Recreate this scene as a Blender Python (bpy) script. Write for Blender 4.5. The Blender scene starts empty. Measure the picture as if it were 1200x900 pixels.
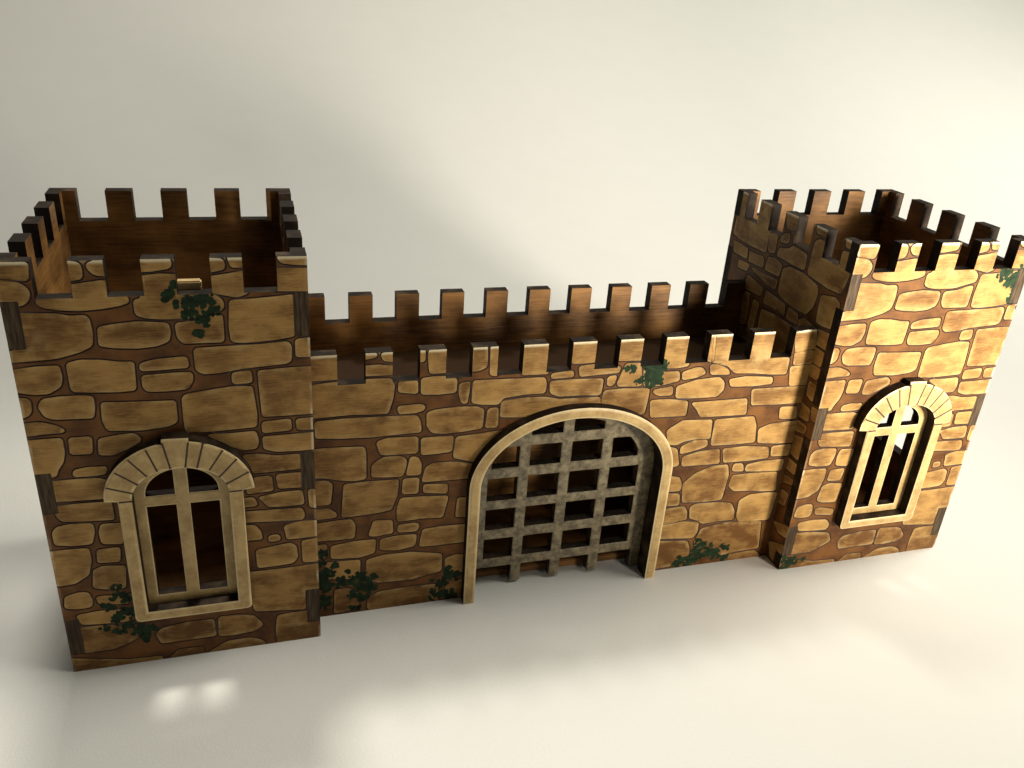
import bpy, bmesh, math, random
from mathutils import Vector, Matrix
from mathutils.geometry import delaunay_2d_cdt

# traced outlines on the panels, in units of 8 mm
TOWER_STONES = [[(0.09,14.15),(0.83,14.05),(0.77,13.59),(0.33,13.62),(0.01,13.69)],
[(-0.01,13.59),(0.32,13.56),(0.57,13.48),(0.73,13.31),(0.73,13.13),(0.62,12.95),(0.44,12.87),(-0.02,12.95),(-0.11,12.98)],
[(1.68,14.09),(2.05,14.02),(2.09,13.82),(2.06,13.6),(1.6,13.53)],
[(2.23,13.98),(2.58,14.13),(2.79,14.12),(2.73,13.67),(2.42,13.69),(2.28,13.82)],
[(0.86,12.96),(1.07,13.17),(1.74,13.4),(2.61,13.51),(3.03,13.23),(3.16,12.89),(2.91,12.8),(2.47,12.73),(1.9,12.69),(1.35,12.74),(0.98,12.83)],
[(0.3,12.64),(1.32,12.59),(1.59,12.51),(1.98,12.52),(2.08,12.44),(2.11,12.01),(2.05,11.63),(1.73,11.47),(1.14,11.31),(0.42,11.27),(-0.13,11.25),(-0.12,11.54),(0.12,11.55)],
[(2.29,12.15),(2.7,12.22),(3.29,12.27),(3.73,12.23),(4.08,12.2),(4.13,11.95),(4.06,11.67),(3.73,11.54),(3.2,11.5),(2.62,11.55),(2.26,11.62)],
[(3.5,14.19),(4.29,14.17),(4.34,13.95),(4.3,13.85),(4.11,13.81),(3.78,13.76),(3.49,13.77)],
[(3.54,13.6),(4.02,13.65),(4.42,13.62),(4.77,13.4),(5.38,13.02),(5.61,12.82),(5.61,12.58),(5.26,12.49),(4.68,12.36),(3.96,12.35),(3.52,12.41),(3.3,12.51),(3.29,12.91),(3.49,12.96)],
[(5.28,14.07),(5.69,14.04),(5.73,13.89),(5.71,13.77),(5.4,13.71),(5.25,13.7)],
[(5.84,14.14),(6.37,14.13),(6.36,13.83),(5.93,13.82),(5.89,13.93)],
[(5.27,13.52),(5.42,13.55),(5.8,13.6),(6.35,13.69),(6.31,13.03),(5.99,12.93),(5.61,13.03),(5.38,13.06),(5.24,13.15)],
[(7.18,14.07),(7.29,13.92),(7.6,13.87),(8.12,13.84),(8.13,14.09),(7.3,14.15)],
[(7.05,13.73),(8.16,13.7),(8.14,13.05),(7.01,13.09)],
[(5.81,12.81),(6.45,12.83),(7.04,12.87),(7.56,12.92),(7.56,12.28),(7.55,11.65),(6.94,11.56),(6.13,11.52),(5.78,11.56),(5.75,12.01)],
[(4.3,12.18),(4.86,12.22),(5.25,12.34),(5.55,12.39),(5.56,12.02),(5.54,11.57),(5.03,11.58),(4.45,11.58),(4.32,11.77)],
[(4.73,11.37),(5.57,11.39),(6.6,11.4),(7.34,11.45),(7.44,11.33),(7.42,10.87),(7.31,10.78),(6.57,10.73),(5.92,10.68),(5.43,10.6),(4.91,10.58),(4.73,10.71)],
[(7.59,11.51),(8.17,11.55),(8.15,10.96),(7.59,10.97)],
[(-0.11,10.98),(0.57,11.05),(1.14,11.05),(1.16,10.68),(1.08,10.42),(0.76,10.24),(0.4,10.24),(0.06,10.32),(-0.14,10.4)],
[(1.36,11.11),(1.69,11.19),(2.2,11.16),(2.74,11.06),(3.06,11.05),(3.04,10.55),(3.02,10.19),(2.63,10.17),(1.85,10.21),(1.38,10.26),(1.36,10.58)],
[(3.24,10.99),(3.64,11.09),(4.49,11.13),(4.52,10.82),(3.65,10.79),(3.23,10.79)],
[(3.25,10.6),(4.02,10.63),(4.58,10.63),(4.6,10.4),(4.44,10.13),(3.89,10.1),(3.35,10.12),(3.25,10.24)],
[(-0.15,10.11),(0.17,10.11),(0.26,10.01),(0.23,9.68),(0.1,9.55),(-0.14,9.52)],
[(0.45,9.84),(0.59,10.05),(1.03,10.09),(1.54,10.09),(1.87,10.04),(1.87,9.72),(1.8,9.38),(1.3,9.4),(0.79,9.42),(0.58,9.51)],
[(2.08,9.82),(2.78,9.78),(4.05,9.73),(4.04,9.05),(3.77,8.93),(3.06,8.87),(2.14,8.93),(2.05,9.24)],
[(-0.17,9.3),(0.41,9.32),(0.79,9.19),(0.99,9.03),(0.94,8.98),(0.43,8.97),(-0.16,8.93)],
[(-0.19,8.75),(0.4,8.76),(0.88,8.76),(0.88,8.31),(0.8,7.98),(0.61,7.71),(0.56,7.52),(-0.01,7.56),(-0.3,7.61)],
[(1.08,8.74),(1.66,8.74),(1.61,8.21),(1.06,8.23)],
[(1.86,8.65),(2.46,8.73),(2.81,8.75),(2.97,8.59),(2.96,8.49),(2.6,8.28),(2.19,8.1),(1.81,8.14)],
[(1.06,7.66),(1.45,7.72),(1.95,7.69),(1.88,7.47),(1.41,7.45),(1.03,7.47)],
[(4.27,9.82),(4.38,9.92),(5.06,10.01),(5.71,10.08),(6.24,10.04),(6.28,9.61),(6.32,9.12),(6.29,8.7),(5.78,8.68),(4.96,8.65),(4.27,8.69),(4.25,9.15)],
[(5.72,10.53),(6.23,10.57),(6.25,10.21),(5.72,10.2)],
[(6.46,10.55),(7.34,10.59),(8.18,10.59),(8.14,9.02),(7.28,9.02),(6.51,9.03),(6.48,9.84)],
[(6.48,8.81),(7.31,8.85),(7.33,8.49),(6.48,8.46)],
[(7.5,8.82),(8.18,8.84),(8.16,8.46),(7.53,8.47)],
[(4.86,8.51),(5.6,8.49),(6.25,8.51),(6.32,8.17),(6.26,7.93),(5.9,7.91),(5.57,8.04),(5.26,8.27)],
[(6.47,8.29),(7.24,8.29),(8.16,8.31),(8.14,7.74),(7.44,7.73),(6.83,7.76),(6.49,7.88)],
[(5.84,7.69),(6.31,7.69),(6.82,7.57),(7.56,7.56),(7.57,7.06),(6.97,7.05),(6.1,7.04),(5.99,7.39)],
[(6.09,6.85),(6.63,6.85),(6.67,6.33),(5.88,6.29),(5.9,6.56)],
[(6.81,6.88),(7.56,6.88),(7.58,6.36),(6.85,6.39)],
[(5.7,6.1),(6.05,6.11),(6.16,5.82),(5.68,5.8)],
[(6.22,6.09),(6.89,6.2),(7.56,6.2),(7.61,5.7),(7,5.69),(6.49,5.73),(6.34,5.97)],
[(7.78,6.2),(8.19,6.18),(8.17,5.49),(7.81,5.54)],
[(5.66,5.59),(7.53,5.52),(7.61,5.25),(7.54,5.09),(5.64,5.23)],
[(5.63,5.07),(6.03,5.04),(6.19,4.77),(6.22,4.48),(5.59,4.51)],
[(6.45,4.56),(6.76,4.57),(6.8,4.37),(6.46,4.34)],
[(6.96,4.89),(7.42,5),(8.16,4.96),(8.14,4.38),(7.4,4.37),(7.03,4.37),(7,4.66)],
[(6.03,4.05),(7.11,4.18),(7.29,4.04),(7.32,3.57),(7.17,3.38),(6.61,3.35),(6.04,3.35)],
[(7.51,4.21),(8.14,4.27),(8.11,3.33),(7.52,3.36)],
[(0.37,7.34),(1.02,7.34),(1.63,7.32),(1.93,7.22),(1.85,6.62),(1.03,6.64),(0.38,6.67)],
[(0.37,6.47),(1.09,6.48),(1.91,6.45),(1.92,5.83),(1.13,5.88),(0.51,5.94),(0.38,6.13)],
[(0.18,5.54),(0.32,5.73),(0.72,5.78),(1.3,5.73),(1.31,5.44),(1.19,5.02),(0.69,5.02),(0.19,5.11)],
[(1.54,5.67),(2.14,5.64),(2.05,4.9),(1.49,4.98),(1.46,5.36)],
[(-0.16,4.85),(0.47,4.86),(1.07,4.83),(1.08,4.39),(0.94,3.86),(0.53,3.59),(0.05,3.56),(-0.22,3.66)],
[(1.32,4.74),(1.95,4.75),(1.89,4.24),(1.28,4.28)],
[(1.12,4),(1.38,4.1),(2.03,4.02),(1.93,3.19),(1.31,3.24),(1.03,3.34)],
[(0.18,3.09),(0.56,3.19),(0.84,3.15),(0.92,2.79),(0.85,2.6),(0.44,2.58),(0.12,2.67)],
[(1.06,2.94),(1.35,2.94),(1.97,2.78),(1.94,2.55),(1.11,2.67)],
[(0.4,2.3),(1.07,2.36),(1.74,2.3),(1.96,2.02),(1.86,1.83),(1.22,1.86),(0.51,1.93)],
[(0.37,1.78),(1.08,1.76),(2.04,1.59),(2.22,1.19),(1.75,0.91),(1.3,0.76),(0.35,0.76),(0.33,1.07)],
[(-0.05,0.57),(1.66,0.18),(2.73,0.13),(2.71,-0.03),(1.64,0),(-0.03,-0.15),(-0.15,-0.12)],
[(2.85,1.31),(3.57,1.43),(4.47,1.41),(4.5,0.72),(3.73,0.71),(2.78,0.71),(2.65,1.11)],
[(5.69,3.17),(6.88,3.16),(8.18,3.2),(8.2,2.22),(8.03,2.12),(7.5,2.18),(7.5,1.34),(6.8,1.43),(5.86,1.53),(5.64,2.46)],
[(4.66,1.47),(5.3,1.45),(5.76,1.34),(6.06,0.9),(5.81,0.7),(5.11,0.64),(4.62,0.67)],
[(6.58,1.19),(7.03,1.23),(7.76,1.2),(7.74,0.72),(8.19,0.64),(8.16,-0.27),(7.22,-0.29),(6.53,-0.28),(6.5,0.63)],
[(2.89,-0.07),(3.28,0.3),(4.01,0.28),(4.08,-0.05),(2.96,-0.24)],
[(4.2,-0.01),(4.85,0.37),(5.61,0.38),(5.98,0.22),(6.2,-0.15),(5.95,-0.36),(4.9,-0.35),(4.24,-0.28)]]
WALL_STONES = [[(-0.04,10.43),(0.14,10.46),(1,10.47),(0.98,9.66),(-0.07,9.64)],
[(-0.07,9.44),(0.46,9.49),(0.89,9.52),(1.83,9.55),(2.62,9.53),(2.72,9.28),(2.67,8.82),(2.51,8.27),(1.96,8.29),(1.4,8.33),(0.8,8.32),(0.25,8.3),(-0.11,8.3)],
[(1.74,10.5),(2.15,10.46),(2.11,10.35),(1.74,10.29)],
[(2.29,10.44),(2.38,10.21),(2.75,10.16),(2.75,10.51)],
[(1.74,10.04),(2.29,10.04),(2.34,10.01),(2.75,9.99),(2.76,9.7),(1.74,9.71)],
[(3.5,10.47),(3.72,10.51),(3.72,10.1),(3.5,10.11)],
[(3.85,10.35),(3.92,10.55),(4.54,10.54),(4.5,9.66),(3.94,9.64),(3.89,9.83)],
[(2.88,9.4),(3.49,9.4),(3.5,8.94),(2.88,9.04)],
[(3.64,9.46),(4.09,9.5),(4.48,9.48),(4.83,9.37),(4.82,8.89),(4.21,8.86),(3.65,8.9)],
[(2.86,8.48),(3.59,8.5),(3.76,8.44),(3.74,8.3),(3.45,8.22),(2.89,8.22)],
[(4.96,9.18),(5.3,9.23),(5.27,8.83),(5.22,8.43),(5.04,8.47),(4.95,8.8)],
[(0.13,8.12),(1.03,8.16),(2.2,8.13),(3.5,8.08),(3.62,7.85),(3.65,7.46),(3.17,7.45),(1.96,7.42),(0.78,7.47),(0.14,7.54)],
[(3.86,8.16),(4.13,8.24),(4.87,8.29),(5.58,8.25),(5.84,8.13),(5.83,7.8),(5.82,7.42),(5.16,7.35),(4.46,7.33),(4.06,7.39),(3.88,7.63)],
[(2.15,7.18),(2.49,7.29),(3.54,7.25),(3.55,6.65),(2.69,6.66),(2.27,6.7)],
[(3.69,7.18),(4.26,7.18),(4.79,7.17),(4.76,6.59),(4.28,6.55),(3.7,6.55)],
[(5.29,10.52),(5.83,10.52),(5.87,9.78),(5.65,9.66),(5.33,9.62)],
[(5.98,10.53),(6.3,10.52),(6.28,9.41),(6.01,9.45)],
[(5.43,9.25),(6.48,9.23),(7.98,9.2),(8.06,8.96),(8.03,8.63),(7.3,8.63),(6.53,8.55),(6.36,8.31),(5.78,8.35),(5.42,8.44)],
[(7.05,10.53),(8.09,10.52),(8.1,9.37),(7.14,9.38)],
[(8.23,9.33),(9.02,9.39),(9.04,9.18),(8.25,9.17)],
[(8.82,10.51),(9.85,10.53),(9.81,9.7),(8.96,9.69)],
[(9.24,9.54),(9.77,9.59),(10.8,9.44),(10.8,9.24),(9.31,9.18)],
[(8.21,9.03),(9.11,9.05),(10.2,9),(10.18,8.47),(10.11,8.39),(9.44,8.44),(8.58,8.45),(8.25,8.61)],
[(10.38,9.05),(10.71,9.08),(10.64,8.78),(10.4,8.74)],
[(6.49,8.38),(7.31,8.46),(8.1,8.43),(8.6,8.3),(9.19,8.29),(10.15,8.27),(10.24,8),(9.24,7.85),(8.17,7.71),(7.21,7.74),(6.47,7.8),(6.48,8.13)],
[(6.02,8.14),(6.35,8.15),(6.37,7.41),(5.95,7.42)],
[(10.31,8.52),(11.14,8.54),(12.09,8.47),(12.07,7.98),(12.01,7.45),(11,7.53),(10.26,8.06)],
[(10.63,10.55),(11.67,10.52),(11.63,9.67),(10.71,9.7)],
[(11.03,9.54),(11.59,9.53),(11.75,8.64),(10.85,8.68),(10.78,8.77)],
[(10.41,9.07),(10.71,9.1),(10.62,8.72),(10.42,8.73)],
[(12.36,10.54),(13.49,10.51),(13.53,9.32),(13.08,9.27),(12.56,9.3)],
[(11.77,9.27),(12.59,9.1),(13.19,9.09),(13.25,8.74),(12.55,8.61),(11.87,8.6)],
[(13.35,9.05),(13.9,9.21),(14.14,9.17),(14.3,8.96),(13.97,8.83),(13.4,8.76)],
[(14.14,10.56),(14.41,10.54),(14.53,9.43),(14.32,9.45)],
[(14.45,9.27),(14.77,9.27),(15.23,9.04),(15.33,8.86),(14.54,8.91)],
[(12.27,8.4),(13.03,8.49),(13.06,8.17),(12.56,8.17),(12.32,8.28)],
[(13.21,8.48),(13.99,8.69),(14.93,8.74),(15.16,8.52),(15.19,8.22),(14.96,7.96),(14.12,7.97),(13.25,8.03)],
[(15.38,8.62),(16.09,8.69),(17.23,8.58),(17.26,8.34),(16.48,8.3),(15.5,8.34)],
[(12.22,7.97),(12.94,7.97),(13.76,7.82),(13.77,7.24),(13.06,7.27),(12.32,7.29)],
[(13.96,7.74),(15.07,7.74),(16.3,7.74),(16.4,7.08),(15.5,7.1),(14.43,7.13),(14.21,7.48)],
[(14.41,10.54),(17.08,10.58),(17.23,9.4),(17.8,9.36),(17.8,8.71),(17.07,8.75),(16.43,8.84),(15.56,8.9),(15.2,9.22),(14.51,9.41)],
[(16.46,8.12),(17.27,8.12),(18.49,8.1),(19.01,8.06),(19.11,7.4),(17.69,7.42),(16.57,7.47)],
[(17.82,10.4),(18.7,10.5),(18.9,9.73),(18.02,9.6)],
[(18,9.56),(18.81,9.62),(18.94,9.1),(18.06,9.07)],
[(17.92,7.24),(18.64,7.21),(18.73,6.7),(17.97,6.75)],
[(17.95,8.98),(18.9,9.01),(19.05,8.18),(18.08,8.19)],
[(13.1,6.63),(13.7,7.01),(14.95,6.93),(15.01,6.14),(14.39,6.17),(13.91,6.12),(13.63,5.99),(13.26,6.03)],
[(15.11,6.92),(16.78,6.93),(16.96,6.53),(17.06,5.79),(16.14,5.78),(15.13,5.82)],
[(17.14,6.33),(17.58,6.51),(18.54,6.56),(18.93,6.55),(18.97,5.61),(18.11,5.63),(17.23,5.74)],
[(13.83,5.85),(14.34,6.08),(14.9,6.06),(14.95,5.8),(14.54,5.68),(13.85,5.56)],
[(13.97,5.39),(14.62,5.55),(15.52,5.59),(15.64,4.96),(14.91,4.97),(14.01,5)],
[(15.71,5.57),(16.69,5.6),(17.75,5.46),(17.86,4.99),(16.95,4.95),(15.86,4.97)],
[(17.94,5.48),(18.8,5.49),(18.78,5),(17.98,5.05)],
[(16.34,4.82),(16.72,4.81),(16.83,4.47),(16.33,4.52)],
[(16.94,4.72),(17.63,4.82),(18.63,4.81),(18.61,4.31),(17.73,4.37),(16.93,4.46)],
[(16.31,3.82),(16.38,4.28),(17.22,4.29),(18.43,4.23),(18.57,3.35),(17.95,3.39),(17.4,3.49),(16.6,3.55)],
[(14.21,4.16),(14.67,4.57),(15.38,4.82),(16.05,4.82),(16.18,4.34),(16.08,3.2),(15.24,3.2),(14.33,3.28)],
[(13.43,4.58),(13.98,4.45),(14.12,4.17),(14.11,3.84),(13.55,3.88)],
[(13.28,5.9),(13.66,5.77),(13.85,5.05),(13.43,4.97)],
[(13.51,3.75),(14.11,3.68),(14.17,3.17),(13.59,3.2)],
[(13.38,2.99),(14.44,3.05),(14.6,2.77),(14.64,2.42),(13.49,2.28)],
[(14.73,2.99),(14.94,3.1),(16.05,3.04),(16.59,2.93),(16.8,2.56),(16.85,2.13),(16.15,2.15),(15.44,2.11),(15.14,2.32),(14.79,2.47)],
[(16.99,2.25),(16.97,3.03),(17.38,3.25),(18.25,3.25),(18.67,3.2),(18.56,1.91),(17.19,1.95)],
[(13.38,2.21),(14.5,2.3),(15.23,2.17),(15.25,1.71),(15.1,1.45),(13.46,1.64)],
[(13.36,1.48),(14.87,1.3),(15.04,0.88),(15.04,0.3),(14.22,0.14),(13.51,0.1)],
[(15.43,1.83),(16.51,2),(18.23,1.84),(18.28,1.29),(18.39,0.47),(17.5,0.45),(16.57,0.37),(15.47,0.53),(15.22,1.14)],
[(16.99,0.31),(18.21,0.35),(18.64,-0.01),(18.62,-0.24),(17.06,-0.08)],
[(4.92,7.12),(5.84,7.17),(6.88,7.25),(6.97,5.96),(5.48,6.11),(4.85,6.32)],
[(-0.02,7.09),(0.91,7.08),(1.72,7.03),(1.76,6.72),(1.76,5.79),(1.37,5.75),(0.89,5.83),(0.42,5.97),(-0.05,6.02)],
[(2,6.3),(2.35,6.55),(2.93,6.55),(3.16,6.41),(3.14,6.12),(3.04,5.76),(2.5,5.78),(1.98,5.84)],
[(3.33,6.48),(3.56,6.44),(3.69,6.18),(3.67,5.75),(3.19,5.77)],
[(3.87,5.99),(4.09,6.14),(4.86,6.12),(5.54,5.96),(5.51,5.4),(4.37,5.43),(3.75,5.44)],
[(-0.06,5.85),(0.46,5.82),(0.62,5.66),(0.53,4.89),(-0.09,4.91)],
[(1.03,5.61),(1.86,5.63),(2.89,5.6),(2.85,4.99),(2.65,4.41),(2.1,4.33),(1.6,4.31),(0.94,4.3)],
[(3.09,5.61),(3.62,5.59),(3.59,4.99),(3.05,5.02)],
[(3.81,5.29),(4.66,5.22),(4.65,4.86),(3.82,4.99)],
[(3,4.82),(3.77,4.79),(4.7,4.71),(4.64,4.41),(4.52,3.84),(3.79,3.9),(2.89,3.87),(2.88,4.45)],
[(5.08,4.57),(5.61,4.57),(5.65,3.72),(5.03,3.8)],
[(-0.09,4.7),(0.48,4.69),(0.74,4.45),(0.72,4.33),(-0.11,4.32)],
[(-0.02,4.1),(0.76,4.15),(1.25,4.14),(1.37,3.92),(1.34,3.37),(0.6,3.38),(-0.04,3.41)],
[(2.05,3.98),(2.68,3.93),(2.71,3.4),(2.1,3.34),(1.87,3.39)],
[(2.91,3.68),(3.53,3.7),(3.67,3.61),(3.59,3.37),(2.92,3.4)],
[(3.83,3.37),(4.43,3.41),(5.56,3.39),(5.59,2.65),(4.35,2.63),(3.71,2.66)],
[(0.54,3.09),(1.34,3.19),(2.1,3.17),(2.05,2.62),(1.54,2.5),(0.83,2.55),(0.53,2.59)],
[(2.28,3.15),(2.87,3.22),(3.57,3.19),(3.53,2.72),(2.87,2.62),(2.28,2.71)],
[(0,3.19),(0.37,3.2),(0.33,2.65),(-0.02,2.58)],
[(0.35,2.4),(1.53,2.35),(1.5,1.71),(1.22,1.6),(0.33,1.71)],
[(1.79,2.31),(2.36,2.44),(3.4,2.42),(4.55,2.18),(4.55,1.43),(3.42,1.21),(2.25,1.25),(1.79,1.41)],
[(4.7,1.93),(5.07,2.07),(5.63,1.99),(5.55,1.21),(4.77,1.39)],
[(0.62,1.14),(1.11,1.13),(1.47,0.87),(1.46,0.21),(0.6,0.09)],
[(1.81,0.08),(1.83,0.61),(2.26,0.8),(3.43,0.84),(4.41,0.78),(4.49,0.02),(3.44,-0.07),(2.52,-0.18)],
[(4.76,0.79),(5.57,0.87),(5.61,-0.03),(4.82,0.1)]]
SIDE_STONES = [[(0.25,12.19),(0.28,13.06),(0.29,14.1),(1.81,14.46),(2.12,13.59),(2.04,14.19),(3.13,14.32),(2.89,13.04),(2.87,12.14),(1.67,12.1),(0.72,12.12)],
[(2.92,12.95),(3.48,13.04),(3.49,12.31),(3.06,12.23)],
[(3.7,12.99),(3.93,13.24),(4.28,13.3),(4.25,12.94),(3.75,12.86)],
[(4.54,13.33),(4.88,13.45),(4.75,13.07),(4.53,13.05)],
[(3.75,14.07),(4.92,14.15),(4.76,13.57),(3.97,13.46)],
[(3.77,12.59),(4.37,12.72),(4.61,12.93),(5.56,12.86),(5.59,12.28),(4.86,12.25),(3.68,12.27)],
[(0.35,11.91),(1.56,11.89),(1.61,11.48),(0.56,11.46)],
[(1.73,11.82),(2.82,11.91),(2.89,11.49),(1.77,11.43)],
[(3.13,12.01),(3.61,12.11),(4.15,12),(4.08,11.52),(3.07,11.47)],
[(1.03,11.24),(1.91,11.29),(1.79,10.98),(1.04,10.93)],
[(5.78,14.12),(6.64,14.17),(6.53,13.84),(5.82,13.83)],
[(5.83,12.22),(5.86,13.44),(6.08,13.62),(6.58,13.61),(6.57,13.07),(7.46,13.09),(8.14,13.04),(8.06,12.58),(7.92,12.15),(7.15,12.1)],
[(7.57,14.12),(8.04,14.14),(7.94,13.83),(7.59,13.81)],
[(7.53,13.61),(7.97,13.66),(7.95,13.12),(7.52,13.11)],
[(4.27,11.88),(4.68,12.09),(5.69,12.12),(6.6,11.95),(6.67,11.66),(6.58,11.12),(6.28,10.73),(5.44,10.69),(4.6,10.77),(4.25,10.93)],
[(2.12,11.22),(4.07,11.31),(4.03,10.95),(3.53,10.93),(2.68,11.08)],
[(1.93,10.86),(3.19,10.66),(3.13,10.33),(1.82,10.25)],
[(3.45,10.67),(4.32,10.62),(4.88,10.58),(4.98,10.18),(4.23,10.19),(3.42,10.14)],
[(5.17,10.57),(5.82,10.51),(5.88,10.14),(5.12,10.14)],
[(6.94,11.71),(7.71,11.9),(8.04,11.76),(7.93,11.14),(7.87,10.76),(7.47,10.69),(6.97,10.67),(6.93,11.17)],
[(1.83,10.07),(2.33,10.15),(2.48,8.79),(2.05,8.67)],
[(2.7,10.02),(3.16,9.99),(3.09,9.45),(3.06,8.76),(2.64,8.75)],
[(3.4,9.82),(4.33,9.93),(5.64,9.93),(5.79,9.33),(5.67,8.78),(4.96,8.42),(3.72,8.45),(3.4,8.95)],
[(5.95,10.37),(6.21,10.51),(7.06,10.43),(7.92,10.53),(7.91,9.9),(7.34,9.89),(6.77,10.03),(5.98,10.09)],
[(2.16,8.61),(2.87,8.63),(2.88,8.21),(2.06,8.08)],
[(2.01,7.95),(2.83,8.08),(2.7,7.37),(1.92,7.08)],
[(7.21,9.74),(7.87,9.74),(7.8,9.15),(7.28,9.15)],
[(7.25,9.04),(7.91,9.06),(7.78,8.61),(7.28,8.57)],
[(7.42,8.39),(7.95,8.36),(7.83,7.71),(7.41,7.8)],
[(7.17,7.41),(7.82,7.33),(7.85,6.85),(7.25,6.79)],
[(7.9,7.52),(8.41,7.54),(8.44,7.06),(8.02,6.99)],
[(7.16,6.59),(7.86,6.6),(7.83,6.28),(7.18,6.13)],
[(7.11,5.88),(7.91,6.07),(7.84,5.09),(7.23,5.11)],
[(7.16,4.85),(7.89,4.85),(7.82,4.39),(7.17,4.37)],
[(7.13,4.02),(7.87,4.15),(7.84,3.91),(7.09,3.67)],
[(7.27,1.77),(8.32,2.16),(8.27,1.61),(7.72,1.51)],
[(7.29,0.74),(8.26,1.2),(8.22,0.83),(7.88,0.1),(7.59,0.18)],
[(7.29,3.37),(7.76,3.45),(7.67,2.78),(7.18,2.74)]]
VOUSSOIR_JOINTS = [[(1.91,7.23),(2.68,6.93)],
[(2.21,7.72),(2.84,7.2)],
[(2.61,8.12),(3.08,7.49)],
[(3.13,8.41),(3.38,7.64)],
[(4.74,8.5),(4.5,7.65)],
[(5.28,8.2),(4.84,7.53)],
[(5.66,7.85),(5.1,7.25)],
[(5.99,7.36),(5.26,6.97)]]
IVY_LEFT = [(4.32, 13.31, 0.13), (4.14, 13.02, 0.13), (4.45, 12.8, 0.17), (4.72, 12.79, 0.22), (5.06, 12.82, 0.23), (5.26, 12.9, 0.15), (4.61, 12.45, 0.13), (4.83, 12.36, 0.17), (5.13, 12.3, 0.23), (5.38, 12.51, 0.13), (5.02, 11.89, 0.14), (4.81, 11.88, 0.05), (1.68, 3.23, 0.19), (1.85, 2.86, 0.25), (1.55, 2.85, 0.13), (1.34, 2.48, 0.16), (1.86, 2.22, 0.29), (1.52, 1.92, 0.21), (1.16, 1.69, 0.18), (1.55, 1.44, 0.17), (1.92, 1.61, 0.21), (2.23, 1.31, 0.3), (2.59, 1.36, 0.17), (2.33, 0.98, 0.13)]
IVY_RIGHT = [(6.81, 12.86, 0.31), (7.39, 12.64, 0.44), (7.86, 12.11, 0.45), (7.61, 11.81, 0.25), (7.69, 12.84, 0.37), (7.23, 12.44, 0.19), (8.16, 11.68, 0.26), (0.16, 0.67, 0.2), (0.35, 0.35, 0.26), (0.24, 0.13, 0.17), (0.68, 0.36, 0.2), (1.02, 0.36, 0.14)]
IVY_WALL = [(11.92, 9.37, 0.29), (12.26, 9.4, 0.28), (12.53, 9.44, 0.2), (11.92, 9.03, 0.23), (12.32, 9.0, 0.26), (12.08, 8.73, 0.2), (11.23, 9.36, 0.18), (11.56, 8.77, 0.14), (12.42, 8.71, 0.15), (11.03, 9.4, 0.07), (0.24, 2.79, 0.19), (0.21, 1.92, 0.3), (0.35, 1.38, 0.35), (0.23, 0.62, 0.31), (0.13, 2.43, 0.15), (0.81, 1.44, 0.23), (1.17, 1.44, 0.25), (1.52, 1.19, 0.32), (1.94, 1.06, 0.26), (1.58, 1.7, 0.21), (1.62, 0.65, 0.24), (1.26, 0.84, 0.18), (1.36, 0.22, 0.18), (0.52, 1.93, 0.12), (1.07, 1.88, 0.1), (2.05, 1.53, 0.11), (1.84, 1.4, 0.13), (0.67, 2.26, 0.11), (4.85, 1.51, 0.12), (4.83, 1.18, 0.28), (4.6, 0.82, 0.22), (4.59, 0.35, 0.25), (4.28, 0.57, 0.11), (4.31, 0.22, 0.2), (5.11, 1.14, 0.25), (4.26, 1.01, 0.1), (4.98, 0.21, 0.23), (15.39, 1.12, 0.2), (15.44, 0.68, 0.3), (15.18, 0.28, 0.34), (14.72, 0.28, 0.3), (15.86, 0.55, 0.31), (16.27, 0.49, 0.32), (16.01, 0.98, 0.12), (16.7, 0.72, 0.22), (16.84, 0.18, 0.15), (15.64, 1.01, 0.14)]
# lamps and added fill lights: position, target, radius or size, watts, colour (, cone, blend)
KEY = ((47, -46, 17), (36.5, 0, 18.5), 6, 29, (1.0, 0.93, 0.80), 54, 1.0)
TOP = ((7, 45, 105), (3, -14, 0), 9, 19, (1.0, 0.97, 0.87), 36, 1.0)
BACK_FILL = ((140, 20, 75), (50, 120, 28), 80, 7.0, (1.0, 0.98, 0.87))
TOP_FILL = ((95, -5, 105), (45, 0, 0), 90, 7.6, (1.0, 0.975, 0.88))
BY, BR = 30, 150               # where the paper starts to rise, and its radius
WORLD_COL, WORLD_S = (1.0, 0.99, 0.93), 0.05
# ------------------------------------------------------------------ scene
S = 0.008                      # one model unit is 8 mm
W, L, D, T = 8.0, 18.857, 8.30, 0.44
H, HN = 14.09, 13.04           # tower merlon tops and notch bottoms
HW, HWN = 10.49, 9.41          # curtain wall merlon tops and notch bottoms
R0, YB = 1.0215, 6.387         # front face of the gate wall, inner face of the rear wall
MT = 0.8556
FING = [(0.71, 2.15), (6.23, 7.64), (11.61, 13.0)]
GCX, GSP = 17.38 - W, 5.1      # gate arch axis and springing

scene = bpy.context.scene
COL = scene.collection
rng = random.Random(7)

# ------------------------------------------------------------------ materials
def mat(name):
    m = bpy.data.materials.new(name); m.use_nodes = True
    nt = m.node_tree
    return m, nt, nt.nodes['Principled BSDF']

def N(nt, kind, **kw):
    n = nt.nodes.new(kind)
    for k, v in kw.items():
        if k == 'op': n.operation = v
        else: n.inputs[k.replace('_', ' ')].default_value = v
    return n

def mathn(nt, op, a, b=None, clamp=False):
    n = nt.nodes.new('ShaderNodeMath'); n.operation = op; n.use_clamp = clamp
    for i, v in enumerate((a, b)):
        if v is None: continue
        if hasattr(v, 'links') or hasattr(v, 'is_linked'): nt.links.new(v, n.inputs[i])
        else: n.inputs[i].default_value = v
    return n.outputs[0]

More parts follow.
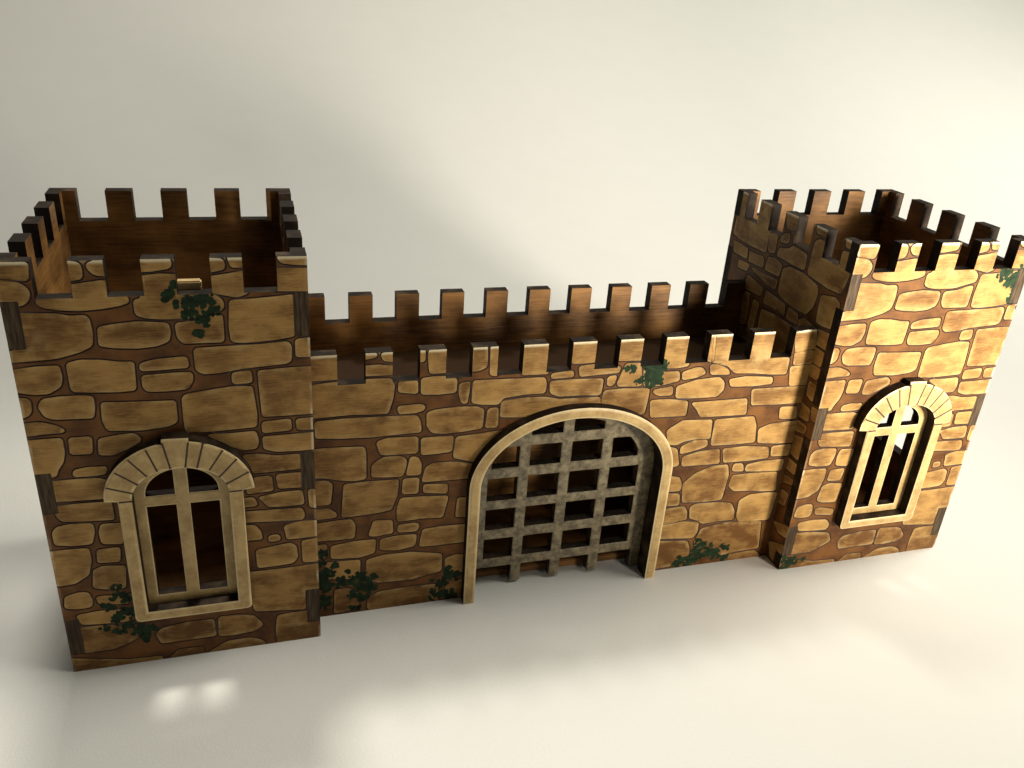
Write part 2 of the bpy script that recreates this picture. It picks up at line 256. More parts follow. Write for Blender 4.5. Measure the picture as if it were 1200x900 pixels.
def mix(nt, fac, a, b):
    n = nt.nodes.new('ShaderNodeMix'); n.data_type = 'RGBA'
    for sock, v in ((n.inputs[0], fac), (n.inputs[6], a), (n.inputs[7], b)):
        if hasattr(v, 'is_linked'): nt.links.new(v, sock)
        elif isinstance(v, tuple): sock.default_value = (*v, 1)
        else: sock.default_value = v
    return n.outputs[2]

def ramp(nt, v, lo, hi):
    n = nt.nodes.new('ShaderNodeMapRange'); n.interpolation_type = 'SMOOTHSTEP'
    nt.links.new(v, n.inputs[0]); n.inputs[1].default_value = lo; n.inputs[2].default_value = hi
    return n.outputs[0]

def noise(nt, scale, detail=4, stretch=(1, 1, 1), rough=0.55, shift=(0, 0, 0)):
    tc = nt.nodes.new('ShaderNodeTexCoord')
    mp = nt.nodes.new('ShaderNodeMapping')
    mp.inputs['Scale'].default_value = [s / S for s in stretch]
    mp.inputs['Location'].default_value = shift
    nt.links.new(tc.outputs['Object'], mp.inputs[0])
    n = nt.nodes.new('ShaderNodeTexNoise')
    n.inputs['Scale'].default_value = scale; n.inputs['Detail'].default_value = detail
    n.inputs['Roughness'].default_value = rough
    nt.links.new(mp.outputs[0], n.inputs['Vector'])
    return n.outputs['Fac']

def attr(nt, name):
    n = nt.nodes.new('ShaderNodeAttribute'); n.attribute_name = name
    return n.outputs['Fac']

def bump(nt, bsdf, h, strength, dist=0.0002):
    b = nt.nodes.new('ShaderNodeBump'); b.inputs['Strength'].default_value = strength
    b.inputs['Distance'].default_value = dist
    nt.links.new(h, b.inputs['Height']); nt.links.new(b.outputs[0], bsdf.inputs['Normal'])

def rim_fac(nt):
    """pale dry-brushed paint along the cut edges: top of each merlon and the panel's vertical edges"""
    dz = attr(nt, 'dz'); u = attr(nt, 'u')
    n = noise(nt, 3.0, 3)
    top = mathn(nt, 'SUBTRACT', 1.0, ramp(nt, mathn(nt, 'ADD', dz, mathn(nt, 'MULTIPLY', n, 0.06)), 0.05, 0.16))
    side = ramp(nt, mathn(nt, 'ABSOLUTE', mathn(nt, 'SUBTRACT', u, 4.0)), 3.9, 3.96)  # highlight of lit vertical edges, painted into the colour
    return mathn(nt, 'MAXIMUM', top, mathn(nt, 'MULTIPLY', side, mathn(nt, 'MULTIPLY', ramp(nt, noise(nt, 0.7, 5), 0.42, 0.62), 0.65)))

GRAIN = (0.3, 1, 7.0)
def make_materials():
    M = {}
    # painted stones
    m, nt, b = mat('stone_paint')
    tone = attr(nt, 'tone'); edge = attr(nt, 'edge')
    mott = ramp(nt, noise(nt, 0.85, 6, (0.8, 1, 1.3), 0.62), 0.38, 0.62)
    grain = noise(nt, 4.2, 8, (0.3, 1, 8.0), 0.8)
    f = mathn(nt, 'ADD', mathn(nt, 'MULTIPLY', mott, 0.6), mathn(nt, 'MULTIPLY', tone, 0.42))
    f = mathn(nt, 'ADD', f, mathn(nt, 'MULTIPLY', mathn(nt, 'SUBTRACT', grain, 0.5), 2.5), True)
    c = mix(nt, f, (0.135, 0.057, 0.013), (0.44, 0.252, 0.078))
    e = mathn(nt, 'MULTIPLY', mathn(nt, 'SUBTRACT', 1.0, edge, True), ramp(nt, noise(nt, 1.6, 3), 0.38, 0.62))
    c = mix(nt, mathn(nt, 'MULTIPLY', e, 0.55), c, (0.58, 0.40, 0.165))
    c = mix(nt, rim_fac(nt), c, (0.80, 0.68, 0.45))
    nt.links.new(c, b.inputs['Base Color']); b.inputs['Roughness'].default_value = 0.5
    b.inputs['Specular IOR Level'].default_value = 0.18
    bump(nt, b, grain, 0.5)
    M['stone'] = m
    # brown stained joints between the stones
    m, nt, b = mat('brown_joint_stain')
    f = mathn(nt, 'ADD', ramp(nt, noise(nt, 0.9, 5), 0.3, 0.7), mathn(nt, 'MULTIPLY', mathn(nt, 'SUBTRACT', noise(nt, 3.2, 6, GRAIN, 0.7), 0.5), 1.2), True)
    c = mix(nt, f, (0.062, 0.021, 0.004), (0.185, 0.073, 0.016))
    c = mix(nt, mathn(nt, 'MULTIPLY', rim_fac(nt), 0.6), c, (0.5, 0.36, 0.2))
    nt.links.new(c, b.inputs['Base Color']); b.inputs['Roughness'].default_value = 0.5; b.inputs['Specular IOR Level'].default_value = 0.2
    bump(nt, b, noise(nt, 3.2, 6, GRAIN, 0.7), 0.4)
    M['joint'] = m
    # burnt engraved outline
    m, nt, b = mat('burnt_engraving')
    c = mix(nt, noise(nt, 4, 3), (0.012, 0.005, 0.003), (0.06, 0.024, 0.01))
    nt.links.new(c, b.inputs['Base Color']); b.inputs['Roughness'].default_value = 0.6
    M['line'] = m
    # laser burnt cut edge
    m, nt, b = mat('burnt_cut_edge')
    f = ramp(nt, noise(nt, 1.4, 5, (1, 1, 1)), 0.42, 0.8)
    c = mix(nt, f, (0.012, 0.007, 0.004), (0.075, 0.048, 0.028))
    nt.links.new(c, b.inputs['Base Color']); b.inputs['Roughness'].default_value = 0.5
    b.inputs['Roughness'].default_value = 0.65; b.inputs['Specular IOR Level'].default_value = 0.12
    bump(nt, b, noise(nt, 6, 3), 0.4)
    M['edge'] = m
    # end grain of the finger joints
    m, nt, b = mat('joint_end_grain')
    c = mix(nt, ramp(nt, noise(nt, 2.2, 6, (6, 6, 0.6)), 0.35, 0.7), (0.034, 0.021, 0.011), (0.098, 0.064, 0.036))
    nt.links.new(c, b.inputs['Base Color']); b.inputs['Roughness'].default_value = 0.6
    b.inputs['Specular IOR Level'].default_value = 0.15
    M['tab'] = m
    # plain stained inside of the panels
    m, nt, b = mat('stained_wood')
    g = noise(nt, 2.6, 7, (0.25, 1, 5.0), 0.7)
    f = mathn(nt, 'ADD', ramp(nt, noise(nt, 0.42, 5, (0.8, 1, 1.2)), 0.3, 0.72), mathn(nt, 'MULTIPLY', mathn(nt, 'SUBTRACT', g, 0.5), 1.3), True)
    c = mix(nt, f, (0.055, 0.023, 0.006), (0.29, 0.138, 0.038))
    nt.links.new(c, b.inputs['Base Color']); b.inputs['Roughness'].default_value = 0.45; b.inputs['Specular IOR Level'].default_value = 0.25
    bump(nt, b, g, 0.5)
    M['wood'] = m
    # walkway board, the shade behind the battlements put into its dark colour
    m, nt, b = mat('shade_dark_wood')
    c = mix(nt, noise(nt, 2.6, 6, (0.25, 4.0, 1), 0.7), (0.014, 0.006, 0.002), (0.040, 0.018, 0.006))
    nt.links.new(c, b.inputs['Base Color']); b.inputs['Roughness'].default_value = 0.6
    b.inputs['Specular IOR Level'].default_value = 0.1
    M['shade_dark_wood'] = m
    # painted ivy
    m, nt, b = mat('ivy_paint')
    c = mix(nt, ramp(nt, noise(nt, 4, 3), 0.35, 0.65), (0.005, 0.013, 0.004), (0.014, 0.036, 0.012))
    nt.links.new(c, b.inputs['Base Color']); b.inputs['Roughness'].default_value = 0.6; b.inputs['Specular IOR Level'].default_value = 0.15
    M['ivy'] = m
    # cream painted mouldings
    m, nt, b = mat('cream_paint')
    edge = attr(nt, 'edge'); n = noise(nt, 1.3, 5); g = noise(nt, 4.0, 5, (2, 1, 2), 0.7)
    f = mathn(nt, 'ADD', ramp(nt, n, 0.3, 0.7), mathn(nt, 'MULTIPLY', mathn(nt, 'SUBTRACT', g, 0.5), 1.3), True)
    c = mix(nt, f, (0.34, 0.205, 0.068), (0.56, 0.385, 0.155))
    e = mathn(nt, 'MULTIPLY', mathn(nt, 'SUBTRACT', 1.0, edge, True), mathn(nt, 'ADD', 0.3, mathn(nt, 'MULTIPLY', g, 0.7)), True)
    c = mix(nt, e, c, (0.84, 0.69, 0.40))
    nt.links.new(c, b.inputs['Base Color']); b.inputs['Roughness'].default_value = 0.5
    bump(nt, b, g, 0.4)
    M['cream'] = m
    # weathered metallic looking paint of the portcullis
    m, nt, b = mat('portcullis_paint')
    n = noise(nt, 2.4, 7, (1, 1, 1), 0.7); g = noise(nt, 7, 4)
    f = mathn(nt, 'ADD', ramp(nt, n, 0.35, 0.68), mathn(nt, 'MULTIPLY', mathn(nt, 'SUBTRACT', g, 0.5), 1.2), True)
    c = mix(nt, f, (0.07, 0.047, 0.020), (0.255, 0.205, 0.115))
    nt.links.new(c, b.inputs['Base Color']); b.inputs['Roughness'].default_value = 0.38
    b.inputs['Specular IOR Level'].default_value = 0.6
    bump(nt, b, g, 0.6)
    M['iron'] = m
    # glossy burnt edge inside the portcullis cells
    m, nt, b = mat('glossy_burnt_edge')
    c = mix(nt, noise(nt, 5, 4), (0.012, 0.009, 0.007), (0.07, 0.055, 0.04))
    nt.links.new(c, b.inputs['Base Color']); b.inputs['Roughness'].default_value = 0.25
    bump(nt, b, noise(nt, 9, 4), 0.9)
    M['gloss_edge'] = m
    # paper backdrop
    m, nt, b = mat('white_paper')
    c = mix(nt, noise(nt, 0.25, 6), (0.77, 0.755, 0.70), (0.81, 0.795, 0.74))
    nt.links.new(c, b.inputs['Base Color']); b.inputs['Roughness'].default_value = 0.6
    b.inputs['Specular IOR Level'].default_value = 0.25
    bump(nt, b, noise(nt, 11, 5, rough=0.7), 0.3, 0.0003)
    M['paper'] = m
    return M
M = make_materials()

# ------------------------------------------------------------------ geometry helpers
def area2(p): return sum(p[i - 1][0] * p[i][1] - p[i][0] * p[i - 1][1] for i in range(len(p))) / 2
def ccw(p): return list(p) if area2(p) > 0 else list(reversed(p))
def perim(p): return sum(math.dist(p[i - 1], p[i]) for i in range(len(p)))

def chaikin(p, cut=0.05):
    """round the corners of a traced outline slightly"""
    for k in range(2):
        q = []
        for i in range(len(p)):
            a, b = p[i], p[(i + 1) % len(p)]
            l = math.dist(a, b) or 1e-9; r = min(0.25, cut / l)
            q.append((a[0] + (b[0] - a[0]) * r, a[1] + (b[1] - a[1]) * r))
            q.append((b[0] - (b[0] - a[0]) * r, b[1] - (b[1] - a[1]) * r))
        p = q; cut *= 0.4
    return p

def offset(p, d):
    """move a CCW loop outwards by d (mitred, limited)"""
    out = []; n = len(p)
    for i in range(n):
        a, b, c = p[i - 1], p[i], p[(i + 1) % n]
        e1 = (b[0] - a[0], b[1] - a[1]); e2 = (c[0] - b[0], c[1] - b[1])
        l1 = math.hypot(*e1) or 1e-9; l2 = math.hypot(*e2) or 1e-9
        n1 = (e1[1] / l1, -e1[0] / l1); n2 = (e2[1] / l2, -e2[0] / l2)
        mx, my = n1[0] + n2[0], n1[1] + n2[1]; k = max(0.35, (mx * mx + my * my) / 2)
        out.append((b[0] + mx * d / k, b[1] + my * d / k))
    return out

def inside(p, x, z):
    c = False; j = len(p) - 1
    for i in range(len(p)):
        if (p[i][1] > z) != (p[j][1] > z) and x < (p[j][0] - p[i][0]) * (z - p[i][1]) / (p[j][1] - p[i][1]) + p[i][0]: c = not c
        j = i
    return c

def arch_pts(cx, zs, a, b, n=28):
    """from the right springing over the top to the left springing"""
    return [(cx + a * math.cos(math.pi * i / n), zs + b * math.sin(math.pi * i / n)) for i in range(n + 1)]

def plate(name, outer, holes=(), stones=(), ivy=(), joints=(), thick=T, inset=0.0, chamfer=0.0,
          mats=('stone', 'joint', 'line', 'edge', 'wood', 'ivy', 'tab'), top=99.0, u_rim=False, tab_ends=0.0, tones=None, seed=1):
    """A laser cut sheet: local x along, z up, y into the sheet (front face at y = 0).
    Front face triangles are sorted into stone / joint / engraved line / ivy by the loop that holds them."""
    rg = random.Random(seed)
    V, F, kind, depth, edge = [], [], [], {}, {}
    def loop(p, tag, dp=None, ed=None):
        i0 = len(V); V.extend(Vector(q) for q in p)
        ids = list(range(i0, len(V))); F.append(ids); kind.append(tag)
        for i in ids:
            if dp is not None: depth[i] = dp
            if ed is not None: edge[i] = ed
    outer = ccw(outer); holes = [ccw(h) for h in holes]
    loop(outer, ('out',), chamfer, 0.0)
    for h in holes: loop(h, ('hole',), chamfer, 0.0)
    if inset:
        loop(offset(outer, -inset), ('in',), 0.0, 1.0)
        for h in holes: loop(offset(h, inset), ('in',), 0.0, 1.0)
    for k, s in enumerate(stones):
        p = offset(chaikin(ccw(s)), 0.052); A = abs(area2(p)); ir = 2 * A / perim(p)
        loop(offset(p, 0.028), ('line', k), 0.0, 0.0)
        loop(p, ('mid', k), 0.025, 0.0)
        loop(offset(p, -0.024), ('stone', k), 0.0, 0.0)
        loop(offset(p, -0.022 - min(0.2, 0.5 * ir)), ('core', k), 0.0, 1.0)
    for j in joints: loop(ccw(j), ('joint',))
    for (x, z, r) in ivy:
        if r > 0.2: loop([(x + r * 0.62 * rg.uniform(0.75, 1.15) * math.cos(k * 0.5236), z + r * 0.62 * rg.uniform(0.75, 1.15) * math.sin(k * 0.5236)) for k in range(12)], ('ivy',))
        for _ in range(max(3, int(55 * r))):
            a = rg.uniform(0, 6.28); q = r * math.sqrt(rg.random()); cx, cz = x + q * math.cos(a), z + q * math.sin(a)
            rr = rg.uniform(0.055, 0.13); ph = rg.uniform(0, 6.28); el = rg.uniform(0.55, 0.95)
            lf = []
            for i in range(8):
                t = 2 * math.pi * i / 8; px, pz = rr * math.cos(t) * (1.15 if i == 0 else 1), rr * el * math.sin(t)
                lf.append((cx + px * math.cos(ph) - pz * math.sin(ph), cz + px * math.sin(ph) + pz * math.cos(ph)))
            loop(ccw(lf), ('ivy',))
    ov, oe, of, vi, ei, fi = delaunay_2d_cdt(V, [], F, 0, 1e-5, True)
    if tones is None: tones = [rg.random() for _ in stones]
    verts, faces, fm, ft, ve, vsm = [], [], [], [], [], []
    for p, ids in zip(ov, vi):
        dp = max([depth.get(i, 0.0) for i in ids], default=0.0)
        ed = min([edge.get(i, 1.0) for i in ids], default=1.0)
        verts.append((p[0], dp, p[1])); ve.append(ed)
    polys = [([V[i] for i in ids], k) for ids, k in zip(F, kind) if k[0] != 'in']
    boxes = [(min(q[0] for q in p), max(q[0] for q in p), min(q[1] for q in p), max(q[1] for q in p), p, k) for p, k in polys]
    for f in of:
        cx = sum(ov[i][0] for i in f) / 3; cz = sum(ov[i][1] for i in f) / 3
        ks = [k for x0, x1, z0, z1, p, k in boxes if x0 < cx < x1 and z0 < cz < z1 and inside(p, cx, cz)]
        names = {k[0] for k in ks}
        if 'out' not in names or 'hole' in names: continue
        t = 0.5
        st = [k[1] for k in ks if k[0] in ('stone', 'core')]
        if 'ivy' in names: mi = 5
        elif st: mi = 0; t = tones[st[-1]]
        elif 'line' in names or 'mid' in names or 'joint' in names: mi = 2
        else: mi = 1
        faces.append(tuple(f)); fm.append(mi); ft.append(t)
    # sides and back
    for lp in [outer] + holes:
        rev = lp is not outer
        i0 = len(verts); n = len(lp)
        for p in lp: verts.append((p[0], chamfer, p[1])); ve.append(0.0)
        for p in lp: verts.append((p[0], thick, p[1])); ve.append(0.0)
        for i in range(n):
            j = (i + 1) % n; q = (i0 + i, i0 + j, i0 + n + j, i0 + n + i)
            faces.append(q if rev else q[::-1])
            tab = tab_ends and lp is outer and all(k[0] < 0.02 or k[0] > tab_ends - 0.02 for k in (lp[i], lp[j]))
            fm.append(6 if tab else 3); ft.append(0.5)
    V2 = [Vector(p) for p in outer]; F2 = [list(range(len(outer)))]
    for h in holes:
        k = len(V2); V2 += [Vector(p) for p in h]; F2.append(list(range(k, len(V2))))
    bv, _, bf, _, _, bi = delaunay_2d_cdt(V2, [], F2, 0, 1e-5, True)
    i0 = len(verts)
    for p in bv: verts.append((p[0], thick, p[1])); ve.append(1.0)
    for f, ids in zip(bf, bi):
        if 0 in ids and not any(i > 0 for i in ids):
            faces.append(tuple(i0 + i for i in reversed(f))); fm.append(4); ft.append(0.5)
    me = bpy.data.meshes.new(name)
    me.from_pydata([(x * S, y * S, z * S) for x, y, z in verts], [], faces)
    # the 2D loops are CCW seen from -y, so front faces already look towards -y
    for mn in mats: me.materials.append(M[mn])
    me.polygons.foreach_set('material_index', fm)
    a = me.attributes.new('edge', 'FLOAT', 'POINT'); a.data.foreach_set('value', ve)
    a = me.attributes.new('tone', 'FLOAT', 'FACE'); a.data.foreach_set('value', ft)
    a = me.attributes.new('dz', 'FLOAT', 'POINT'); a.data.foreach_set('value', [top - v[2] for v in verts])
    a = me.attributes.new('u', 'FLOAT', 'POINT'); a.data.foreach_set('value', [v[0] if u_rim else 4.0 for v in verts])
    me.update()
    return me

def obj(name, me, parent=None, loc=(0, 0, 0), rz=0.0):
    o = bpy.data.objects.new(name, me); COL.objects.link(o)
    o.parent = parent; o.location = [c * S for c in loc]; o.rotation_euler = (0, 0, rz)
    return o

def box_mesh(name, x0, x1, y0, y1, z0, z1, m):
    bm = bmesh.new(); bmesh.ops.create_cube(bm, size=1)
    for v in bm.verts:
        v.co = Vector(((x0 + (v.co.x + .5) * (x1 - x0)) * S, (y0 + (v.co.y + .5) * (y1 - y0)) * S, (z0 + (v.co.z + .5) * (z1 - z0)) * S))
    bmesh.ops.bevel(bm, geom=bm.edges[:], offset=0.04 * S, segments=2, affect='EDGES')
    me = bpy.data.meshes.new(name); bm.to_mesh(me); bm.free(); me.materials.append(m)
    for an, val in (('edge', 1.0), ('tone', 0.8), ('dz', 9.0), ('u', 4.0)):
        a = me.attributes.new(an, 'FLOAT', 'POINT'); a.data.foreach_set('value', [val] * len(me.vertices))
    return me

# ------------------------------------------------------------------ outlines
def crenel(x0, x1, ht, hn, mers):
    """top edge from right to left"""
    pts = []
    for a, b in reversed(mers):
        a, b = max(a, x0), min(b, x1)
        if b < x1: pts += [(b, hn)]
        pts += [(b, ht), (a, ht)]
        if a > x0: pts += [(a, hn)]
    return pts

GAP = 0.004
def front_outline():
    p = [(0, 0), (W, 0)]
    for a, b in FING: p += [(W, a), (W - T, a), (W - T, b), (W, b)]
    pitch = (W - MT) / 4
    p += crenel(0, W, H, HN, [(i * pitch, i * pitch + MT) for i in range(5)])
    for a, b in reversed(FING): p += [(0, b), (T, b), (T, a), (0, a)]
    return p
def side_outline():
    a0, a1 = T + GAP, D - T - GAP
    p = [(a0, 0), (a1, 0)]
    for a, b in FING: p += [(a1, a + GAP), (D - 0.01, a + GAP), (D - 0.01, b - GAP), (a1, b - GAP)]
    pitch = (D - MT) / 4
    p += crenel(a0, a1, H, HN, [(i * pitch, i * pitch + MT) for i in range(5)])
    for a, b in reversed(FING): p += [(a0, b - GAP), (0.01, b - GAP), (0.01, a + GAP), (a0, a + GAP)]
    return p
def wall_mers():
    return [(max(0.01, 0.006 + i * 1.785), min(L - 0.01, 0.006 + i * 1.785 + 0.876 + (0.3 if i == 10 else 0))) for i in range(11)]
def wall_outline(gate):
    x0, x1 = 0.01, L - 0.01
    p = [(x0, 0)]
    if gate:
        p += [(GCX - 3.75, 0)] + arch_pts(GCX, GSP, 3.75, 2.78)[::-1] + [(GCX + 3.75, 0)]
    p += [(x1, 0)] + crenel(x0, x1, HW, HWN, wall_mers())
    return p

WCX, WSP = 3.96, 6.72           # window axis and springing
win_hole = [(WCX - 1.5, 2.3), (WCX + 1.5, 2.3)] + arch_pts(WCX, WSP - 0.1, 1.5, 1.08)
side_hole = [(D / 2 - 1.24, 3.15), (D / 2 + 1.24, 3.15)] + arch_pts(D / 2, 6.1, 1.24, 1.1)

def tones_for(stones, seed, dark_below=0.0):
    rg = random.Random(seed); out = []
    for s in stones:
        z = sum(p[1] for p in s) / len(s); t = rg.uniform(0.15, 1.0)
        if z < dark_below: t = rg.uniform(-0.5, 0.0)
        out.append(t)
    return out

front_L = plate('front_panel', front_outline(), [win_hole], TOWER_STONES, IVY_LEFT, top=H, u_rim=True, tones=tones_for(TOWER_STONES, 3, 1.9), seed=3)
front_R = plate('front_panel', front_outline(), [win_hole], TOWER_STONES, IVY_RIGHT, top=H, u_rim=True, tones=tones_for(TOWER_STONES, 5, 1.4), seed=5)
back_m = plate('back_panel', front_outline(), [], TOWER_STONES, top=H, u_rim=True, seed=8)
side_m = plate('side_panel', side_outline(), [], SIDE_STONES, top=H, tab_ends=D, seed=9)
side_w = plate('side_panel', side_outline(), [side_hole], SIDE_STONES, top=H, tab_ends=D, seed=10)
CREAM = ('cream', 'cream', 'line', 'edge', 'wood', 'ivy')

# window surround with voussoirs and keystone
def surround_mesh():
    out = [(2.17 + 0.14, 2.05), (5.77 - 0.14, 2.05), (5.77 - 0.04, 2.09), (5.77, 2.2), (5.77, 6.7), (6.12, 6.74)]
    a = arch_pts(WCX, 6.74, 2.16, 1.86, 36)[1:-1]
    left = [p for p in a if p[0] < 3.58]; right = [p for p in a if p[0] > 4.33]
    out += right + [(4.33, 8.53), (4.34, 8.69), (3.58, 8.71), (3.58, 8.53)] + left + [(1.80, 6.72), (2.17, 6.68), (2.17, 2.2), (2.21, 2.09)]
    hole = [(2.57, 2.4), (5.35, 2.4)] + arch_pts(WCX, 6.70, 1.39, 0.98)
    js = []
    def joint(p, q, w=0.03):
        dx, dz = q[0] - p[0], q[1] - p[1]; l = math.hypot(dx, dz); nx, nz = -dz / l * w, dx / l * w
        js.append([(p[0] + nx, p[1] + nz), (q[0] + nx, q[1] + nz), (q[0] - nx, q[1] - nz), (p[0] - nx, p[1] - nz)])
    for p, q in VOUSSOIR_JOINTS: joint(p, q)
    joint((3.6, 8.6), (3.75, 7.7)); joint((4.32, 8.56), (4.17, 7.7))
    joint((2.2, 6.68), (2.6, 6.68)); joint((5.36, 6.7), (5.75, 6.7))
    return plate('window_surround', out, [hole], joints=js, thick=T - 0.005, inset=0.09, chamfer=0.035, mats=CREAM)
def lattice_mesh():
    out = [(2.47, 2.32), (5.45, 2.32)] + arch_pts(WCX, 6.64, 1.49, 1.06)
    pl = [(2.88, 2.69), (3.745, 2.69), (3.745, 6.12), (2.88, 6.12)]
    pr = [(4.155, 2.69), (5.03, 2.69), (5.03, 6.12), (4.155, 6.12)]
    arc = arch_pts(WCX, 6.55, 1.07, 0.86, 40)
    al = [(3.745, 6.5)] + [p for p in arc if p[0] < 3.745] ; al = al[:1] + [(3.745, 6.55 + 0.86 * math.sqrt(1 - (0.215 / 1.07) ** 2))] + al[1:] + [(2.89, 6.5)]
    ar = [(5.03, 6.5)] + [p for p in arc if p[0] > 4.155] + [(4.155, 6.55 + 0.86 * math.sqrt(1 - (0.195 / 1.07) ** 2)), (4.155, 6.5)]
    return plate('window_frame', out, [pl, pr, al, ar], thick=0.34, inset=0.05, chamfer=0.02, mats=CREAM)
surround, lattice = surround_mesh(), lattice_mesh()

def gate_arch_mesh():
    n = 44
    o = arch_pts(GCX, GSP, 4.0, 3.0, n); i = arch_pts(GCX, GSP, 3.58, 2.6, n)
    out = [(GCX + 3.58, 0), (GCX + 4.0, 0)] + o + [(GCX - 4.0, 0), (GCX - 3.58, 0)] + i[::-1]
    return plate('gate_arch', out, thick=T + 0.3, inset=0.1, chamfer=0.04, mats=CREAM)
def portcullis_mesh():
    c = GCX + 0.0
    xs = [(14.3, 15.46), (15.87, 17.09), (17.51, 18.74), (19.16, 20.38)]
    zs = [(1.32, 2.22), (2.66, 3.57), (3.97, 4.94), (5.38, 6.25), (6.68, 7.6)]
    def ztop(x):            # inner edge of the plate's arched border
        u = (x - 17.36) / 3.08
        return 4.9 + 2.42 * math.sqrt(max(0, 1 - u * u))
    holes = []
    for a, b in xs:
        for z0, z1 in zs:
            top = []
            n = 10
            for k in range(n + 1):
                x = b + (a - b) * k / n; top.append((x - W, min(z1, ztop(x) - 0.06)))
            top = [p for p in top if p[1] > z0 + 0.06]
            if len(top) < 4: continue
            holes.append([(top[-1][0], z0), (top[0][0], z0)] + top)
    out = []
    legs = [(13.72, 14.05), (15.46, 15.87), (17.09, 17.51), (18.74, 19.16), (20.6, 21.04)]
    for i, (a, b) in enumerate(legs):
        zb = 0.02 if i in (0, 4) else 0.1
        if i: out.append((a - W, 0.9))
        out += [(a - W, zb), (b - W, zb)]
        if i < 4: out.append((b - W, 0.9))
    out += arch_pts(17.38 - W, 5.0, 3.66, 2.72)
    return plate('portcullis', out, holes, thick=0.4, inset=0.035, chamfer=0.025, mats=('iron', 'iron', 'line', 'gloss_edge', 'wood', 'ivy'))

# ------------------------------------------------------------------ the castle
def empty(name, loc, parent=None):
    o = bpy.data.objects.new(name, None); COL.objects.link(o); o.location = [c * S for c in loc]; o.parent = parent
    o.empty_display_size = 0.01
    return o

castle = empty('toy_castle', (0, 0, 0))
castle['label'] = 'brown wooden toy castle with two crenellated towers and an arched portcullis gate'
castle['category'] = 'toy castle'

def tower(x, front, left_window, right_window):
    t = empty('tower', (x, 0, 0), castle)
    obj('front_panel', front, t)
    obj('back_panel', back_m, t, (W, D, 0), math.pi)
    obj('side_panel', side_w if left_window else side_m, t, (0, D, 0), -math.pi / 2)
    obj('side_panel', side_w if right_window else side_m, t, (W, 0, 0), math.pi / 2)
    obj('window_surround', surround, t, (0, -T, 0))
    obj('window_frame', lattice, t, (0, 0.03, 0))
    obj('base_panel', box_mesh('base_panel', T + 0.01, W - T - 0.01, T + 0.01, D - T - 0.01, 0.25, 0.6, M['wood']), t)
    return t
tl = tower(0, front_L, True, False)
tl['label'] = 'tower with ivy painted hanging from its battlements'
tr = tower(W + L, front_R, False, True)
tr['label'] = 'tower with ivy painted at its top and bottom front corners'
obj('wooden_block', box_mesh('wooden_block', 4.38, 5.06, T + 0.01, T + 0.3, 12.2, 13.27, M['cream']), tl)

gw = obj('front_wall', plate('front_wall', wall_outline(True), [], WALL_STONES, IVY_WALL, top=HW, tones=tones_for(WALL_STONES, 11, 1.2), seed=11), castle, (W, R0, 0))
obj('gate_arch', gate_arch_mesh(), gw, (0, -T, 0))
obj('portcullis', portcullis_mesh(), gw, (0, T + 0.005, 0))
obj('walkway', box_mesh('walkway', 8.03 - W, W + L - 0.03 - W, T + 0.42, YB - R0 - 0.01, 7.85, 8.1, M['shade_dark_wood']), gw)
obj('base_panel', box_mesh('base_panel', 0.03, L - 0.03, 1.0, YB - R0 - 0.01, 0.003, 0.33, M['wood']), gw)
obj('rear_wall', plate('rear_wall', wall_outline(False), [], WALL_STONES, top=HW, seed=12), castle, (W + L, YB + T, 0), math.pi)

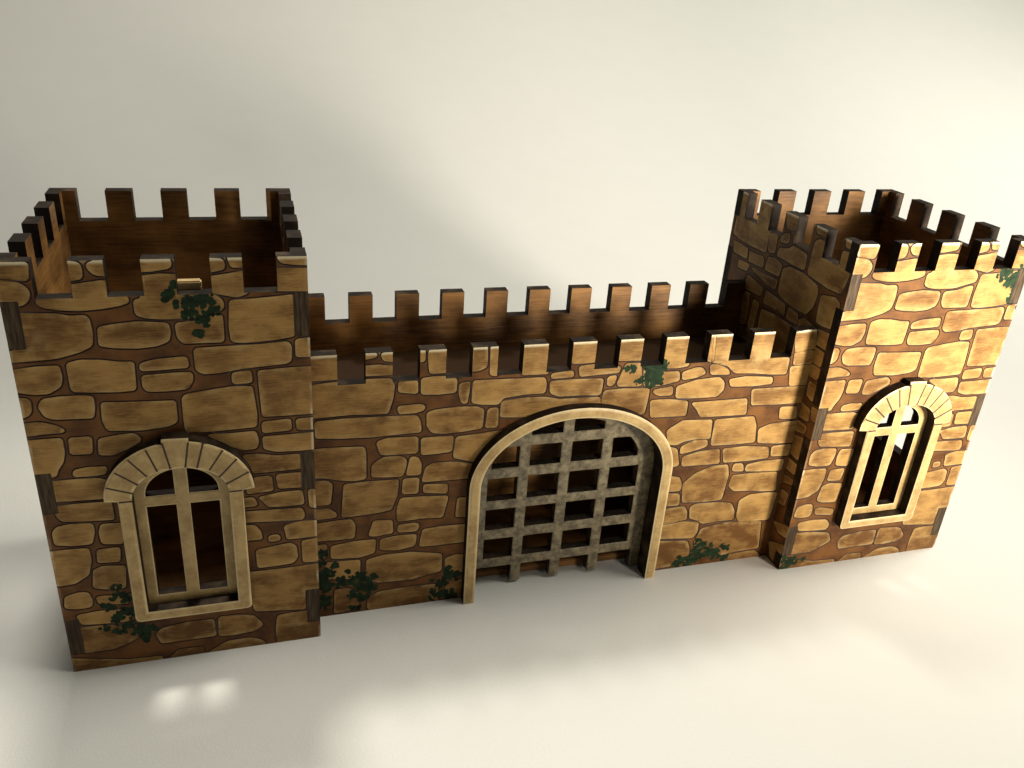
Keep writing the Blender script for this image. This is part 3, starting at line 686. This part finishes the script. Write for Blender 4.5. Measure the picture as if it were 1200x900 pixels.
# ------------------------------------------------------------------ paper backdrop: table sheet sweeping up into a wall
def backdrop():
    prof = [(-70, 0), (-30, 0), (0, 0), (BY, 0)]
    for i in range(1, 33):
        a = math.pi / 2 * i / 32 * 0.6
        prof.append((BY + BR * math.sin(a), BR * (1 - math.cos(a))))
    ly, lz = prof[-1]; a = math.pi / 2 * 0.6
    prof.append((ly + 60 * math.cos(a), lz + 60 * math.sin(a)))
    bm = bmesh.new(); rows = []
    xs = [-160, -90, -40, 0, 17, 40, 90, 140, 230]
    for y, z in prof: rows.append([bm.verts.new((x * S, y * S, z * S)) for x in xs])
    for r0, r1 in zip(rows, rows[1:]):
        for i in range(len(xs) - 1): bm.faces.new((r0[i], r0[i + 1], r1[i + 1], r1[i]))
    me = bpy.data.meshes.new('backdrop'); bm.to_mesh(me); bm.free()
    for p in me.polygons: p.use_smooth = True
    me.materials.append(M['paper'])
    o = bpy.data.objects.new('backdrop', me); COL.objects.link(o)
    o['kind'] = 'structure'; o['label'] = 'white paper sheet sweeping up behind the toy castle'

backdrop()

# ------------------------------------------------------------------ light
def area(name, loc, target, size, watts, col):
    l = bpy.data.lights.new(name, 'AREA'); l.shape = 'DISK'; l.size = size * S; l.energy = watts; l.color = col
    o = bpy.data.objects.new(name, l); COL.objects.link(o); o.location = [c * S for c in loc]
    o.rotation_euler = (Vector(target) - Vector(loc)).to_track_quat('-Z', 'Y').to_euler()
    return o
def spot(name, loc, target, size, watts, col, cone, blend):
    l = bpy.data.lights.new(name, 'SPOT'); l.shadow_soft_size = size * S; l.energy = watts; l.color = col
    l.spot_size = math.radians(cone); l.spot_blend = blend
    o = bpy.data.objects.new(name, l); COL.objects.link(o); o.location = [c * S for c in loc]
    o.rotation_euler = (Vector(target) - Vector(loc)).to_track_quat('-Z', 'Y').to_euler()
    return o
spot('desk_lamp', *KEY)
spot('ceiling_lamp', *TOP)
area('backdrop_fill', *BACK_FILL)  # added soft fill, brightens the right of the backdrop
area('overhead_fill', *TOP_FILL)  # added large overhead fill, evens out the light on the floor

w = bpy.data.worlds.new('World'); scene.world = w; w.use_nodes = True
w.node_tree.nodes['Background'].inputs[0].default_value = (*WORLD_COL, 1)
w.node_tree.nodes['Background'].inputs[1].default_value = WORLD_S

# ------------------------------------------------------------------ camera
cam = bpy.data.cameras.new('camera'); co = bpy.data.objects.new('camera', cam); COL.objects.link(co)
def rot(rx, ry, rz):
    return Matrix.Rotation(rz, 3, 'Z') @ Matrix.Rotation(rx, 3, 'X') @ Matrix.Rotation(ry, 3, 'Z')
co.matrix_world = Matrix.Translation(Vector((6.4422, -24.1391, 21.6872)) * S) @ rot(1.12594, 0.075525, -0.320796).to_4x4()
cam.sensor_width = 36; cam.lens = 998.18 / 1200 * 36
cam.clip_start = 0.01; cam.clip_end = 20
scene.camera = co
scene.view_settings.view_transform = 'Standard'; scene.view_settings.look = 'None'
scene.view_settings.exposure = 0; scene.view_settings.gamma = 1
scene.cycles.max_bounces = 6
